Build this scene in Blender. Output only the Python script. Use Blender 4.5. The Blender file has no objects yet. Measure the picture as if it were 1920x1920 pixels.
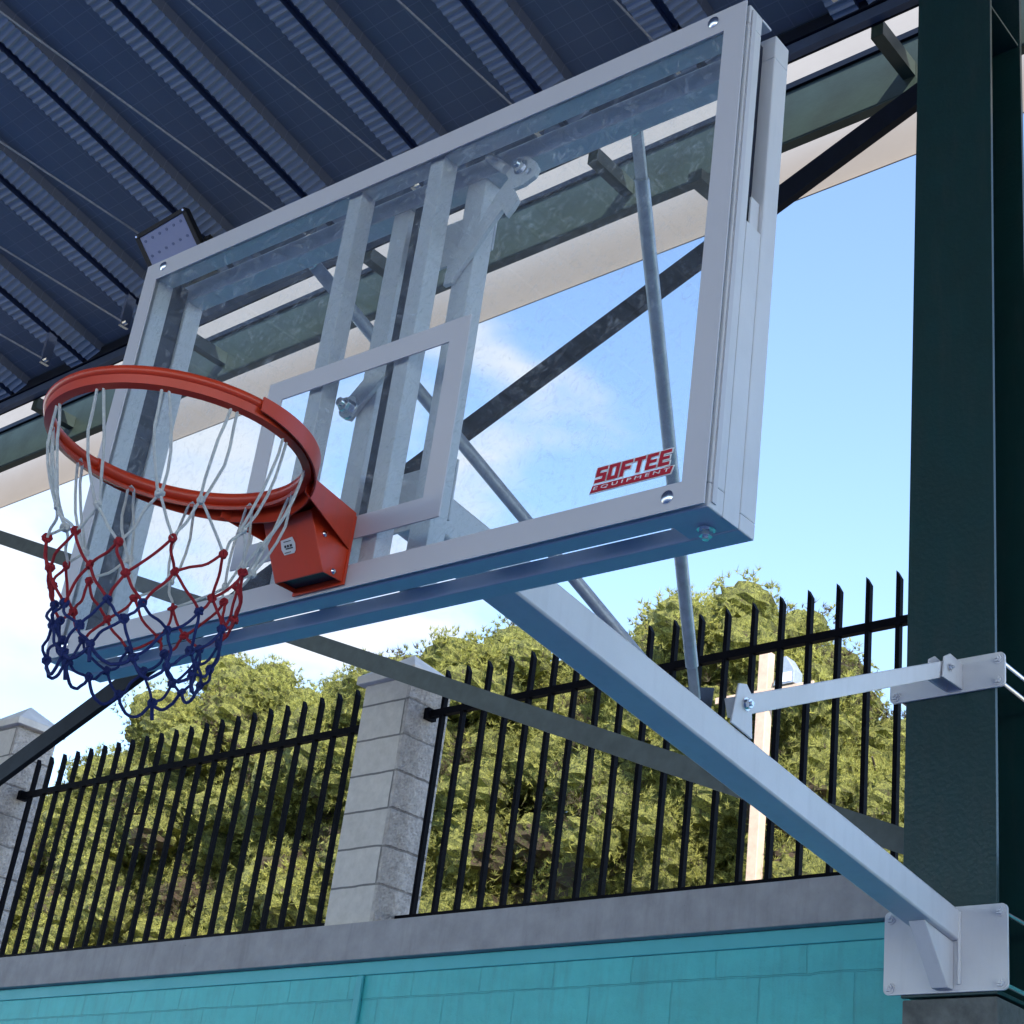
import bpy, bmesh, math, random
import numpy as np
from mathutils import Matrix, Vector
random.seed(7); rng = np.random.default_rng(11)
S = bpy.context.scene; COL = S.collection
R = math.radians

# ------------------------------------------------------------------ camera
cam_d = bpy.data.cameras.new('camera'); cam = bpy.data.objects.new('camera', cam_d); COL.objects.link(cam)
RW = np.array([[0.80790564, 0.58244477, 0.08970267], [-0.18571046, 0.39608968, -0.89923556], [-0.55928535, 0.70983876, 0.42816917]])
m3 = RW.T @ np.diag([1, -1, -1])
M4 = Matrix.Identity(4)
for i in range(3):
    for j in range(3): M4[i][j] = float(m3[i][j])
M4.translation = Vector((2.22569, -1.83916, 2.9 - 1.22961))
cam.matrix_world = M4
cam_d.sensor_width = 36; cam_d.lens = 2968.5 / 1920 * 36
cam_d.shift_x = -233.7 / 1920; cam_d.shift_y = 120.2 / 1920
cam_d.clip_start = 0.05; cam_d.clip_end = 2000
S.camera = cam

# ------------------------------------------------------------------ world, sun, exposure
SUN_EL, SUN_DIR = R(42), Vector((0.78, -0.62, 0)).normalized()
W = bpy.data.worlds.new('World'); S.world = W; W.use_nodes = True
nt = W.node_tree; nt.nodes.clear()
def N(t, typ, **k):
    n = t.nodes.new(typ)
    for a, b in k.items(): setattr(n, a, b)
    return n
out = N(nt, 'ShaderNodeOutputWorld'); bg = N(nt, 'ShaderNodeBackground')
sky = N(nt, 'ShaderNodeTexSky', sky_type='NISHITA', sun_disc=False)
sky.sun_elevation = SUN_EL
sky.sun_rotation = math.atan2(SUN_DIR.x, SUN_DIR.y)
sky.air_density = 1.0; sky.dust_density = 0.15; sky.ozone_density = 2.0
tc = N(nt, 'ShaderNodeTexCoord')
mp = N(nt, 'ShaderNodeMapping'); mp.inputs['Scale'].default_value = (1, 1, 2.2)
no = N(nt, 'ShaderNodeTexNoise'); no.inputs['Scale'].default_value = 7; no.inputs['Detail'].default_value = 7; no.inputs['Roughness'].default_value = .52
nt.links.new(tc.outputs['Generated'], mp.inputs['Vector']); nt.links.new(mp.outputs[0], no.inputs['Vector'])
# a few soft cumulus patches low in the west: direction, angular radius, softness
CLOUDS = [((-0.813, 0.46, 0.357), 0.06, 0.05), ((-0.731, 0.513, 0.449), 0.07, 0.045), ((-0.693, 0.616, 0.376), 0.05, 0.03), ((-0.609, 0.59, 0.53), 0.032, 0.035), ((-0.722, 0.559, 0.407), 0.06, 0.04), ((-0.631, 0.624, 0.461), 0.03, 0.035)]
sb_ = N(nt, 'ShaderNodeVectorMath', operation='SUBTRACT'); sb_.inputs[1].default_value = (.5, .5, .5); nt.links.new(no.outputs['Color'], sb_.inputs[0])
sc_ = N(nt, 'ShaderNodeVectorMath', operation='SCALE'); sc_.inputs['Scale'].default_value = .26; nt.links.new(sb_.outputs[0], sc_.inputs[0])
va_ = N(nt, 'ShaderNodeVectorMath', operation='ADD'); nt.links.new(tc.outputs['Generated'], va_.inputs[0]); nt.links.new(sc_.outputs[0], va_.inputs[1])
prev = None
for c_, rad_, soft_ in CLOUDS:
    di = N(nt, 'ShaderNodeVectorMath', operation='DISTANCE'); di.inputs[1].default_value = c_; nt.links.new(va_.outputs[0], di.inputs[0])
    m_ = N(nt, 'ShaderNodeMapRange', interpolation_type='SMOOTHSTEP'); m_.inputs['From Min'].default_value = rad_ + soft_; m_.inputs['From Max'].default_value = rad_ - soft_; m_.inputs['To Max'].default_value = .9
    nt.links.new(di.outputs['Value'], m_.inputs['Value'])
    if prev is None: prev = m_
    else:
        x_ = N(nt, 'ShaderNodeMath', operation='MAXIMUM'); nt.links.new(prev.outputs[0], x_.inputs[0]); nt.links.new(m_.outputs[0], x_.inputs[1]); prev = x_
rp = prev
mix = N(nt, 'ShaderNodeMixRGB'); mix.inputs[2].default_value = (2.5, 2.55, 2.65, 1)
nt.links.new(rp.outputs[0], mix.inputs[0]); nt.links.new(sky.outputs[0], mix.inputs[1])
nt.links.new(mix.outputs[0], bg.inputs[0]); bg.inputs[1].default_value = 0.15
nt.links.new(bg.outputs[0], out.inputs[0])
sl = bpy.data.lights.new('sun', 'SUN'); sl.energy = 3.6; sl.angle = R(.5); sl.color = (1, .95, .87)
so = bpy.data.objects.new('sun', sl); COL.objects.link(so)
d = Vector((SUN_DIR.x * math.cos(SUN_EL), SUN_DIR.y * math.cos(SUN_EL), math.sin(SUN_EL)))
so.rotation_euler = (-d).to_track_quat('-Z', 'Y').to_euler()
S.view_settings.view_transform = 'Standard'; S.view_settings.look = 'None'; S.view_settings.exposure = 1.58; S.view_settings.gamma = 1
S.cycles.max_bounces = 10; S.cycles.transparent_max_bounces = 24; S.cycles.diffuse_bounces = 6
S.cycles.sample_clamp_indirect = 6

# ------------------------------------------------------------------ materials
MATS = {}
def mat(name, col, rough=.5, metal=0, noise=0, nscale=8, bump=0, bscale=60, spec=.5, col2=None, fine=None):
    if name in MATS: return MATS[name]
    m = bpy.data.materials.new(name); m.use_nodes = True; t = m.node_tree
    b = t.nodes['Principled BSDF']; b.inputs['Roughness'].default_value = rough; b.inputs['Metallic'].default_value = metal
    b.inputs['Specular IOR Level'].default_value = spec
    b.inputs['Base Color'].default_value = (*col, 1)
    co = N(t, 'ShaderNodeTexCoord')
    if noise or col2:
        n = N(t, 'ShaderNodeTexNoise'); n.inputs['Scale'].default_value = nscale; n.inputs['Detail'].default_value = 7; n.inputs['Roughness'].default_value = .62
        t.links.new(co.outputs['Object'], n.inputs['Vector'])
        r = N(t, 'ShaderNodeValToRGB'); r.color_ramp.elements[0].position = .32; r.color_ramp.elements[1].position = .7
        c2 = col2 or tuple(c * (1 - noise) for c in col)
        r.color_ramp.elements[0].color = (*c2, 1); r.color_ramp.elements[1].color = (*col, 1)
        t.links.new(n.outputs['Fac'], r.inputs[0]); t.links.new(r.outputs[0], b.inputs['Base Color'])
        rr = N(t, 'ShaderNodeMapRange'); rr.inputs['To Min'].default_value = min(1, rough + .12); rr.inputs['To Max'].default_value = max(.05, rough - .08)
        t.links.new(n.outputs['Fac'], rr.inputs['Value']); t.links.new(rr.outputs[0], b.inputs['Roughness'])
    if bump:
        n2 = N(t, 'ShaderNodeTexNoise'); n2.inputs['Scale'].default_value = bscale; n2.inputs['Detail'].default_value = 5
        bp = N(t, 'ShaderNodeBump'); bp.inputs['Strength'].default_value = bump; bp.inputs['Distance'].default_value = .01
        t.links.new(co.outputs['Object'], n2.inputs['Vector']); t.links.new(n2.outputs['Fac'], bp.inputs['Height']); t.links.new(bp.outputs[0], b.inputs['Normal'])
    MATS[name] = m; return m
white = mat('white_powder_paint', (.68, .67, .71), .38, noise=.09, nscale=5, bump=.03, bscale=180)
whitem = mat('white_marking_paint', (.58, .56, .61), .5, noise=.05, nscale=4)
galv = mat('galvanised_steel', (.46, .49, .55), .45, .55, noise=.3, nscale=35)
chrome = mat('zinc_bolt', (.75, .76, .8), .22, 1)
dkslot = mat('dark_gap_and_bar', (.012, .02, .05), .55, noise=.5, nscale=30)
green = mat('dark_green_steel_paint', (.007, .040, .042), .34, noise=.25, nscale=6, bump=.12, bscale=60)
greenm = mat('olive_green_steel', (.030, .050, .042), .5, noise=.35, nscale=5, bump=.1, bscale=30)
greyg = mat('grey_green_brace', (.10, .12, .12), .5, noise=.35, nscale=12)
darkst = mat('dark_navy_steel', (.006, .010, .022), .5, noise=.3, nscale=10, spec=.2)
slate = mat('slate_steel', (.06, .09, .16), .45, noise=.25, nscale=8)
beige = mat('beige_cladding', (.33, .295, .265), .6, noise=.10, nscale=2, bump=.04, bscale=14)
black = mat('black_fence_paint', (.006, .006, .010), .5, noise=.4, nscale=30, spec=.04)
red = mat('orange_red_enamel', (.64, .050, .014), .30, noise=.10, nscale=9)
ropew = mat('white_cord', (.62, .62, .62), .85, noise=.2, nscale=90, bump=.4, bscale=500)
roper = mat('red_cord', (.36, .012, .022), .85, noise=.3, nscale=90, bump=.4, bscale=500)
ropeb = mat('blue_cord', (.010, .022, .14), .85, noise=.3, nscale=90, bump=.4, bscale=500)
stick = mat('paper_sticker', (.72, .72, .74), .6)
ink = mat('dark_ink', (.02, .02, .03), .6)
logor = mat('red_print', (.50, .006, .028), .5)
logow = mat('white_print', (.85, .86, .88), .5)
conc = mat('grey_concrete_beam', (.40, .385, .41), .8, noise=.22, nscale=9, bump=.3, bscale=60)
rough_conc = mat('rough_concrete', (.16, .17, .17), .9, noise=.5, nscale=14, bump=.8, bscale=35)
capm = mat('pillar_cap_concrete', (.80, .74, .70), .8, noise=.2, nscale=8, bump=.2)  # colour raised so the sunlight on the caps is painted in
bark = mat('pine_bark', (.10, .07, .05), .9, noise=.5, nscale=20, bump=.6, bscale=30)
timber = mat('pale_timber', (.60, .42, .31), .7, noise=.2, nscale=14)
floorm = mat('blue_court_paint', (.09, .19, .44), .5, noise=.12, nscale=3)
soil = mat('dry_ground', (.22, .19, .14), .95, noise=.4, nscale=.6, bump=.3)
lampglass = mat('lamp_lens', (.32, .36, .55), .25)
blackp = mat('black_lamp_housing', (.010, .011, .014), .45, noise=.3, nscale=20)

def wear(m, chip, amount=.62, scale=38, dust=(.35, .33, .30), dustamt=.25):
    t = m.node_tree; b = t.nodes['Principled BSDF']; co = N(t, 'ShaderNodeTexCoord')
    src = b.inputs['Base Color'].links[0].from_socket
    mp = N(t, 'ShaderNodeMapping'); mp.inputs['Scale'].default_value = (9, 9, 1.1); t.links.new(co.outputs['Object'], mp.inputs['Vector'])
    n = N(t, 'ShaderNodeTexNoise'); n.inputs['Scale'].default_value = 2.2; n.inputs['Detail'].default_value = 8; n.inputs['Roughness'].default_value = .7; t.links.new(mp.outputs[0], n.inputs['Vector'])
    r1 = N(t, 'ShaderNodeMapRange'); r1.inputs['From Min'].default_value = .5; r1.inputs['From Max'].default_value = .75; r1.inputs['To Max'].default_value = dustamt; t.links.new(n.outputs['Fac'], r1.inputs['Value'])
    m1 = N(t, 'ShaderNodeMixRGB'); m1.inputs[2].default_value = (*dust, 1); t.links.new(r1.outputs[0], m1.inputs[0]); t.links.new(src, m1.inputs[1])
    n2 = N(t, 'ShaderNodeTexNoise'); n2.inputs['Scale'].default_value = scale; n2.inputs['Detail'].default_value = 6; n2.inputs['Roughness'].default_value = .75; t.links.new(co.outputs['Object'], n2.inputs['Vector'])
    r2 = N(t, 'ShaderNodeMapRange'); r2.inputs['From Min'].default_value = amount + .07; r2.inputs['From Max'].default_value = amount + .11; r2.inputs['To Max'].default_value = .75; t.links.new(n2.outputs['Fac'], r2.inputs['Value'])
    m2 = N(t, 'ShaderNodeMixRGB'); m2.inputs[2].default_value = (*chip, 1); t.links.new(r2.outputs[0], m2.inputs[0]); t.links.new(m1.outputs[0], m2.inputs[1])
    t.links.new(m2.outputs[0], b.inputs['Base Color'])
wear(white, (.30, .27, .25), .66, 42, (.40, .38, .40), .22)
wear(green, (.05, .06, .055), .62, 55, (.045, .055, .055), .35)
wear(red, (.62, .20, .12), .64, 70, (.42, .05, .02), .5)
wear(conc, (.15, .145, .15), .62, 20, (.22, .21, .22), .5)
def block_mat(name, col, bw, bh, mortar, jit, bump=.6, rough=.6, mcol=None, ns=26, uvax='xz', nb=.3):
    m = bpy.data.materials.new(name); m.use_nodes = True; t = m.node_tree; b = t.nodes['Principled BSDF']
    co = N(t, 'ShaderNodeTexCoord'); sp = N(t, 'ShaderNodeSeparateXYZ'); cb = N(t, 'ShaderNodeCombineXYZ')
    t.links.new(co.outputs['Object'], sp.inputs[0])
    if uvax == 'xz':
        t.links.new(sp.outputs['X'], cb.inputs['X'])
    else:
        a = N(t, 'ShaderNodeMath', operation='ADD'); t.links.new(sp.outputs['X'], a.inputs[0]); t.links.new(sp.outputs['Y'], a.inputs[1]); t.links.new(a.outputs[0], cb.inputs['X'])
    t.links.new(sp.outputs['Z'], cb.inputs['Y'])
    dn = N(t, 'ShaderNodeTexNoise'); dn.inputs['Scale'].default_value = 9; dn.inputs['Detail'].default_value = 3
    t.links.new(co.outputs['Object'], dn.inputs['Vector'])
    sb = N(t, 'ShaderNodeVectorMath', operation='SUBTRACT'); sb.inputs[1].default_value = (.5, .5, .5); t.links.new(dn.outputs['Color'], sb.inputs[0])
    sc = N(t, 'ShaderNodeVectorMath', operation='SCALE'); sc.inputs['Scale'].default_value = jit; t.links.new(sb.outputs[0], sc.inputs[0])
    va = N(t, 'ShaderNodeVectorMath', operation='ADD'); t.links.new(cb.outputs[0], va.inputs[0]); t.links.new(sc.outputs[0], va.inputs[1])
    br = N(t, 'ShaderNodeTexBrick'); br.inputs['Scale'].default_value = 1; br.inputs['Brick Width'].default_value = bw; br.inputs['Row Height'].default_value = bh
    br.inputs['Mortar Size'].default_value = mortar; br.inputs['Mortar Smooth'].default_value = .3; br.offset = .5
    c = Vector(col); br.inputs['Color1'].default_value = (*c, 1); br.inputs['Color2'].default_value = (*(c * .93), 1); br.inputs['Mortar'].default_value = (*(mcol or c * .72), 1)
    t.links.new(va.outputs[0], br.inputs['Vector'])
    n = N(t, 'ShaderNodeTexNoise'); n.inputs['Scale'].default_value = ns; n.inputs['Detail'].default_value = 8; n.inputs['Roughness'].default_value = .65
    t.links.new(co.outputs['Object'], n.inputs['Vector'])
    mr = N(t, 'ShaderNodeMapRange'); mr.inputs['From Min'].default_value = .3; mr.inputs['From Max'].default_value = .7; mr.inputs['To Min'].default_value = 1 - nb; mr.inputs['To Max'].default_value = 1.05
    t.links.new(n.outputs['Fac'], mr.inputs['Value'])
    mu = N(t, 'ShaderNodeVectorMath', operation='SCALE'); t.links.new(br.outputs['Color'], mu.inputs[0]); t.links.new(mr.outputs[0], mu.inputs['Scale'])
    t.links.new(mu.outputs[0], b.inputs['Base Color']); b.inputs['Roughness'].default_value = rough
    inv = N(t, 'ShaderNodeMath', operation='MULTIPLY_ADD'); inv.inputs[1].default_value = -1; t.links.new(br.outputs['Fac'], inv.inputs[0]);
    t.links.new(n.outputs['Fac'], inv.inputs[2])
    bp = N(t, 'ShaderNodeBump'); bp.inputs['Strength'].default_value = bump; bp.inputs['Distance'].default_value = .008
    t.links.new(inv.outputs[0], bp.inputs['Height']); t.links.new(bp.outputs[0], b.inputs['Normal'])
    return m
teal = block_mat('teal_painted_blockwork', (.075, .55, .57), .40, .192, .004, .013, bump=1.0, rough=.5, nb=.13, ns=7, mcol=Vector((.06, .47, .50)))
wear(teal, (.10, .22, .23), .66, 18, (.06, .28, .31), .45)
tealp = mat('teal_paint', (.065, .45, .50), .45, noise=.08, nscale=5, bump=.15, bscale=40)
pill_s = block_mat('pale_smooth_block', (.66, .615, .585), 1.3, .182, .006, .01, bump=.35, rough=.85, uvax='xy', nb=.15, mcol=Vector((.2, .19, .19)))
pill_r = block_mat('split_face_block', (.60, .55, .53), 1.3, .182, .006, .02, bump=1.0, rough=.9, uvax='xy', nb=.4, ns=34, mcol=Vector((.34, .31, .30)))

# roof sheet: galvanised with embossed grid
def roof_mat():
    m = bpy.data.materials.new('blue_grey_roof_steel'); m.use_nodes = True; t = m.node_tree; b = t.nodes['Principled BSDF']
    b.inputs['Metallic'].default_value = .35; b.inputs['Roughness'].default_value = .42
    co = N(t, 'ShaderNodeTexCoord'); sp = N(t, 'ShaderNodeSeparateXYZ'); t.links.new(co.outputs['Object'], sp.inputs[0])
    def lines(ax, per, w):
        mu = N(t, 'ShaderNodeMath', operation='MULTIPLY'); mu.inputs[1].default_value = 1 / per; t.links.new(sp.outputs[ax], mu.inputs[0])
        fr = N(t, 'ShaderNodeMath', operation='FRACT'); t.links.new(mu.outputs[0], fr.inputs[0])
        lt = N(t, 'ShaderNodeMath', operation='LESS_THAN'); lt.inputs[1].default_value = w; t.links.new(fr.outputs[0], lt.inputs[0]); return lt
    a = lines('Y', .085, .05); c = lines('X', .103, .035)
    mx = N(t, 'ShaderNodeMath', operation='MAXIMUM'); t.links.new(a.outputs[0], mx.inputs[0]); t.links.new(c.outputs[0], mx.inputs[1])
    n = N(t, 'ShaderNodeTexNoise'); n.inputs['Scale'].default_value = 2.5; n.inputs['Detail'].default_value = 5; t.links.new(co.outputs['Object'], n.inputs['Vector'])
    r = N(t, 'ShaderNodeValToRGB'); r.color_ramp.elements[0].color = (.13, .165, .23, 1); r.color_ramp.elements[1].color = (.19, .21, .25, 1)
    t.links.new(n.outputs['Fac'], r.inputs[0])
    mi = N(t, 'ShaderNodeMixRGB'); mi.inputs[2].default_value = (.36, .38, .44, 1)
    f = N(t, 'ShaderNodeMath', operation='MULTIPLY'); f.inputs[1].default_value = .3; t.links.new(mx.outputs[0], f.inputs[0])
    t.links.new(f.outputs[0], mi.inputs[0]); t.links.new(r.outputs[0], mi.inputs[1]); t.links.new(mi.outputs[0], b.inputs['Base Color'])
    bp = N(t, 'ShaderNodeBump'); bp.inputs['Strength'].default_value = .5; bp.inputs['Distance'].default_value = .004
    t.links.new(mx.outputs[0], bp.inputs['Height']); t.links.new(bp.outputs[0], b.inputs['Normal'])
    return m
roofm = roof_mat()
crimp = mat('crimped_rib_steel', (.29, .35, .44), .42, .2, noise=.2, nscale=3)

def glass_mat():
    m = bpy.data.materials.new('clear_tempered_glass'); m.use_nodes = True; t = m.node_tree; t.nodes.clear()
    o = N(t, 'ShaderNodeOutputMaterial'); tr = N(t, 'ShaderNodeBsdfTransparent'); tr.inputs[0].default_value = (.93, .955, .965, 1)
    gl = N(t, 'ShaderNodeBsdfGlossy'); gl.inputs['Roughness'].default_value = .02
    lw = N(t, 'ShaderNodeLayerWeight'); lw.inputs[0].default_value = .5
    p5 = N(t, 'ShaderNodeMath', operation='POWER'); p5.inputs[1].default_value = 5; t.links.new(lw.outputs['Facing'], p5.inputs[0])
    fr = N(t, 'ShaderNodeMath', operation='MULTIPLY_ADD'); fr.inputs[1].default_value = .9; fr.inputs[2].default_value = .04; t.links.new(p5.outputs[0], fr.inputs[0])
    m1 = N(t, 'ShaderNodeMixShader'); t.links.new(fr.outputs[0], m1.inputs[0]); t.links.new(tr.outputs[0], m1.inputs[1]); t.links.new(gl.outputs[0], m1.inputs[2])
    df = N(t, 'ShaderNodeBsdfDiffuse'); df.inputs[0].default_value = (.75, .78, .85, 1)
    co = N(t, 'ShaderNodeTexCoord')
    vo = N(t, 'ShaderNodeTexNoise'); vo.inputs['Scale'].default_value = 26; vo.inputs['Detail'].default_value = 9; vo.inputs['Roughness'].default_value = .7; vo.inputs['Distortion'].default_value = 2.2
    t.links.new(co.outputs['Object'], vo.inputs['Vector'])
    r = N(t, 'ShaderNodeMapRange'); r.inputs['From Min'].default_value = .53; r.inputs['From Max'].default_value = .70; r.inputs['To Min'].default_value = .03; r.inputs['To Max'].default_value = .24
    t.links.new(vo.outputs['Fac'], r.inputs['Value'])
    # round ball prints
    vr = N(t, 'ShaderNodeTexVoronoi'); vr.inputs['Scale'].default_value = 7; vr.inputs['Randomness'].default_value = 1; t.links.new(co.outputs['Object'], vr.inputs['Vector'])
    s1 = N(t, 'ShaderNodeMath', operation='SUBTRACT'); s1.inputs[1].default_value = .33; t.links.new(vr.outputs['Distance'], s1.inputs[0])
    s2 = N(t, 'ShaderNodeMath', operation='ABSOLUTE'); t.links.new(s1.outputs[0], s2.inputs[0])
    s3 = N(t, 'ShaderNodeMapRange'); s3.inputs['From Min'].default_value = .05; s3.inputs['From Max'].default_value = 0; s3.inputs['To Max'].default_value = .9; t.links.new(s2.outputs[0], s3.inputs['Value'])
    n4 = N(t, 'ShaderNodeTexNoise'); n4.inputs['Scale'].default_value = 60; n4.inputs['Detail'].default_value = 4; t.links.new(co.outputs['Object'], n4.inputs['Vector'])
    s4 = N(t, 'ShaderNodeMapRange'); s4.inputs['From Min'].default_value = .5; s4.inputs['From Max'].default_value = .7; s4.inputs['To Max'].default_value = .16; t.links.new(n4.outputs['Fac'], s4.inputs['Value'])
    s5 = N(t, 'ShaderNodeMath', operation='MULTIPLY_ADD'); t.links.new(s3.outputs[0], s5.inputs[0]); t.links.new(s4.outputs[0], s5.inputs[1]); t.links.new(r.outputs[0], s5.inputs[2])
    m2 = N(t, 'ShaderNodeMixShader'); t.links.new(s5.outputs[0], m2.inputs[0]); t.links.new(m1.outputs[0], m2.inputs[1]); t.links.new(df.outputs[0], m2.inputs[2])
    t.links.new(m2.outputs[0], o.inputs[0]); return m
glassm = glass_mat()

def leaf_mat(name, dark, light, brown):
    m = bpy.data.materials.new(name); m.use_nodes = True; t = m.node_tree; b = t.nodes['Principled BSDF']; b.inputs['Roughness'].default_value = .6
    at = N(t, 'ShaderNodeAttribute'); at.attribute_name = 'tint'
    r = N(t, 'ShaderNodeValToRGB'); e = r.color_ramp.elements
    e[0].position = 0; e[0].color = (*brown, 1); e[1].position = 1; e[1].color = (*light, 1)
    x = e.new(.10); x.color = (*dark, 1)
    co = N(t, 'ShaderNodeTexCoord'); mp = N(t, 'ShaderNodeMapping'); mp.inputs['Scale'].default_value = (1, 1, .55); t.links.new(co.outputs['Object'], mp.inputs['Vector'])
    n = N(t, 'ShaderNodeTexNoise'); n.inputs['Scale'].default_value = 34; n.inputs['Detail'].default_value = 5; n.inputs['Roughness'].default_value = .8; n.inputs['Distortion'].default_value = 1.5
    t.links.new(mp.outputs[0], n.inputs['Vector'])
    nm = N(t, 'ShaderNodeMapRange'); nm.inputs['From Min'].default_value = .35; nm.inputs['From Max'].default_value = .65; nm.inputs['To Min'].default_value = -.42; nm.inputs['To Max'].default_value = .62; t.links.new(n.outputs['Fac'], nm.inputs['Value'])  # noise paints dark gaps between needles into the tint
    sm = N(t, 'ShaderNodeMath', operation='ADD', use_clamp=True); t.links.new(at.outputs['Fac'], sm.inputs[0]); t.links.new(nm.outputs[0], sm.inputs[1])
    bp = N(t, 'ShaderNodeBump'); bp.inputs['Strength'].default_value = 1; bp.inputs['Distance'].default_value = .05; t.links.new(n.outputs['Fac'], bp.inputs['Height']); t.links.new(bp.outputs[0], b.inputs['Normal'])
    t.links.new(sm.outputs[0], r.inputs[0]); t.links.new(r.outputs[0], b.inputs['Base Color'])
    tl = N(t, 'ShaderNodeBsdfTranslucent'); t.links.new(r.outputs[0], tl.inputs[0])
    ms = N(t, 'ShaderNodeMixShader'); ms.inputs[0].default_value = .42
    t.links.new(b.outputs[0], ms.inputs[1]); t.links.new(tl.outputs[0], ms.inputs[2]); t.links.new(ms.outputs[0], t.nodes['Material Output'].inputs[0])
    return m
leafm = leaf_mat('pine_needles', (.085, .11, .03), (.66, .64, .16), (.15, .10, .065))

# ------------------------------------------------------------------ helpers
PHI = -0.020396
BB = Matrix(((0.99988294, 0, 0.01530083), (0.00020708, 0.99990841, -0.01353219), (-0.01529943, 0.01353378, 0.99979136)))
BLD = Matrix.Rotation(PHI, 4, 'Z')                         # the building's frame
BRD = Matrix.Translation((0, 0, 2.9)) @ BB.to_4x4()         # the backboard's frame
def b2g(p):                                                # point in the building's frame -> the goal's own frame
    return BRD.inverted() @ (BLD @ Vector(p))

class MB:
    def __init__(s): s.bm = bmesh.new()
    def box(s, x0, x1, y0, y1, z0, z1, T=None):
        P = [Vector((x, y, z)) for x in (x0, x1) for y in (y0, y1) for z in (z0, z1)]
        if T: P = [T(p) for p in P]
        v = [s.bm.verts.new(p) for p in P]
        for f in ((0, 1, 3, 2), (4, 6, 7, 5), (0, 4, 5, 1), (2, 3, 7, 6), (0, 2, 6, 4), (1, 5, 7, 3)): s.bm.faces.new([v[i] for i in f])
        return s
    def prism(s, poly, a, b, fn):
        """poly 2-D outline swept from a to b; fn(u, v, w) -> point"""
        A = [s.bm.verts.new(fn(u, v, a)) for u, v in poly]; B = [s.bm.verts.new(fn(u, v, b)) for u, v in poly]
        n = len(poly); s.bm.faces.new(A[::-1]); s.bm.faces.new(B)
        for i in range(n): s.bm.faces.new([A[i], A[(i + 1) % n], B[(i + 1) % n], B[i]])
        return s
    def beam(s, p, q, w, h, up=(0, 0, 1)):
        p, q = Vector(p), Vector(q); d = (q - p).normalized(); u = Vector(up); sd = d.cross(u).normalized(); u = sd.cross(d)
        v = [s.bm.verts.new(c + sd * a * w / 2 + u * b * h / 2) for c in (p, q) for a, b in ((-1, -1), (1, -1), (1, 1), (-1, 1))]
        for f in ((0, 3, 2, 1), (4, 5, 6, 7), (0, 1, 5, 4), (1, 2, 6, 5), (2, 3, 7, 6), (3, 0, 4, 7)): s.bm.faces.new([v[i] for i in f])
        return s
    def tube(s, pts, r, n=10, cap=True, closed=False):
        pts = [Vector(p) for p in pts]; m = len(pts); rings = []; prev = None
        for i, p in enumerate(pts):
            if closed: t = (pts[(i + 1) % m] - pts[i - 1]).normalized()
            else: t = (pts[min(i + 1, m - 1)] - pts[max(i - 1, 0)]).normalized()
            if prev is None:
                a = Vector((0, 0, 1)) if abs(t.z) < .9 else Vector((1, 0, 0)); prev = t.cross(a).normalized()
            nn = (prev - t * prev.dot(t)).normalized(); prev = nn; bb = t.cross(nn)
            rr = r[i] if isinstance(r, (list, tuple)) else r
            rings.append([s.bm.verts.new(p + (nn * math.cos(2 * math.pi * k / n) + bb * math.sin(2 * math.pi * k / n)) * rr) for k in range(n)])
        for i in range(m if closed else m - 1):
            A, B = rings[i], rings[(i + 1) % m]
            for k in range(n): s.bm.faces.new([A[k], A[(k + 1) % n], B[(k + 1) % n], B[k]])
        if cap and not closed: s.bm.faces.new(rings[0][::-1]); s.bm.faces.new(rings[-1])
        return s
    def hexbolt(s, p, ax, r=.012, h=.009, washer=True):
        p = Vector(p); ax = Vector(ax).normalized()
        if washer: s.tube([p, p + ax * .003], r * 1.35, 20)
        s.tube([p + ax * .003, p + ax * (.003 + h)], r, 6); s.tube([p + ax * (.003 + h), p + ax * (.003 + h + .006)], r * .5, 10)
        return s
    def build(s, name, m, parent=None, bevel=0, smooth=False):
        bmesh.ops.recalc_face_normals(s.bm, faces=s.bm.faces)
        me = bpy.data.meshes.new(name); s.bm.to_mesh(me); s.bm.free()
        me.materials.append(m)
        if smooth:
            for f in me.polygons: f.use_smooth = True
            me.set_sharp_from_angle(angle=R(38))
        o = bpy.data.objects.new(name, me); COL.objects.link(o)
        if parent: o.parent = parent
        if bevel:
            b = o.modifiers.new('bevel', 'BEVEL'); b.width = bevel; b.segments = 2; b.limit_method = 'ANGLE'; b.angle_limit = R(40)
        return o
def empty(name, M, label, cat, group=None):
    o = bpy.data.objects.new(name, None); COL.objects.link(o); o.matrix_world = M; o.empty_display_size = .1
    o['label'] = label; o['category'] = cat
    if group: o['group'] = group
    return o
def T(v): return BLD @ Matrix.Translation(v)
def tagkind(o, kind): o['kind'] = kind; return o

# ------------------------------------------------------------------ the setting
g = MB(); g.box(-300, 300, -300, 300, -.5, -.02); tagkind(g.build('ground', soil), 'structure').matrix_world = BLD
g = MB(); g.box(-24, 24, -26, 3.05, -.3, 0); tagkind(g.build('court_floor', floorm), 'structure').matrix_world = BLD

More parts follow.
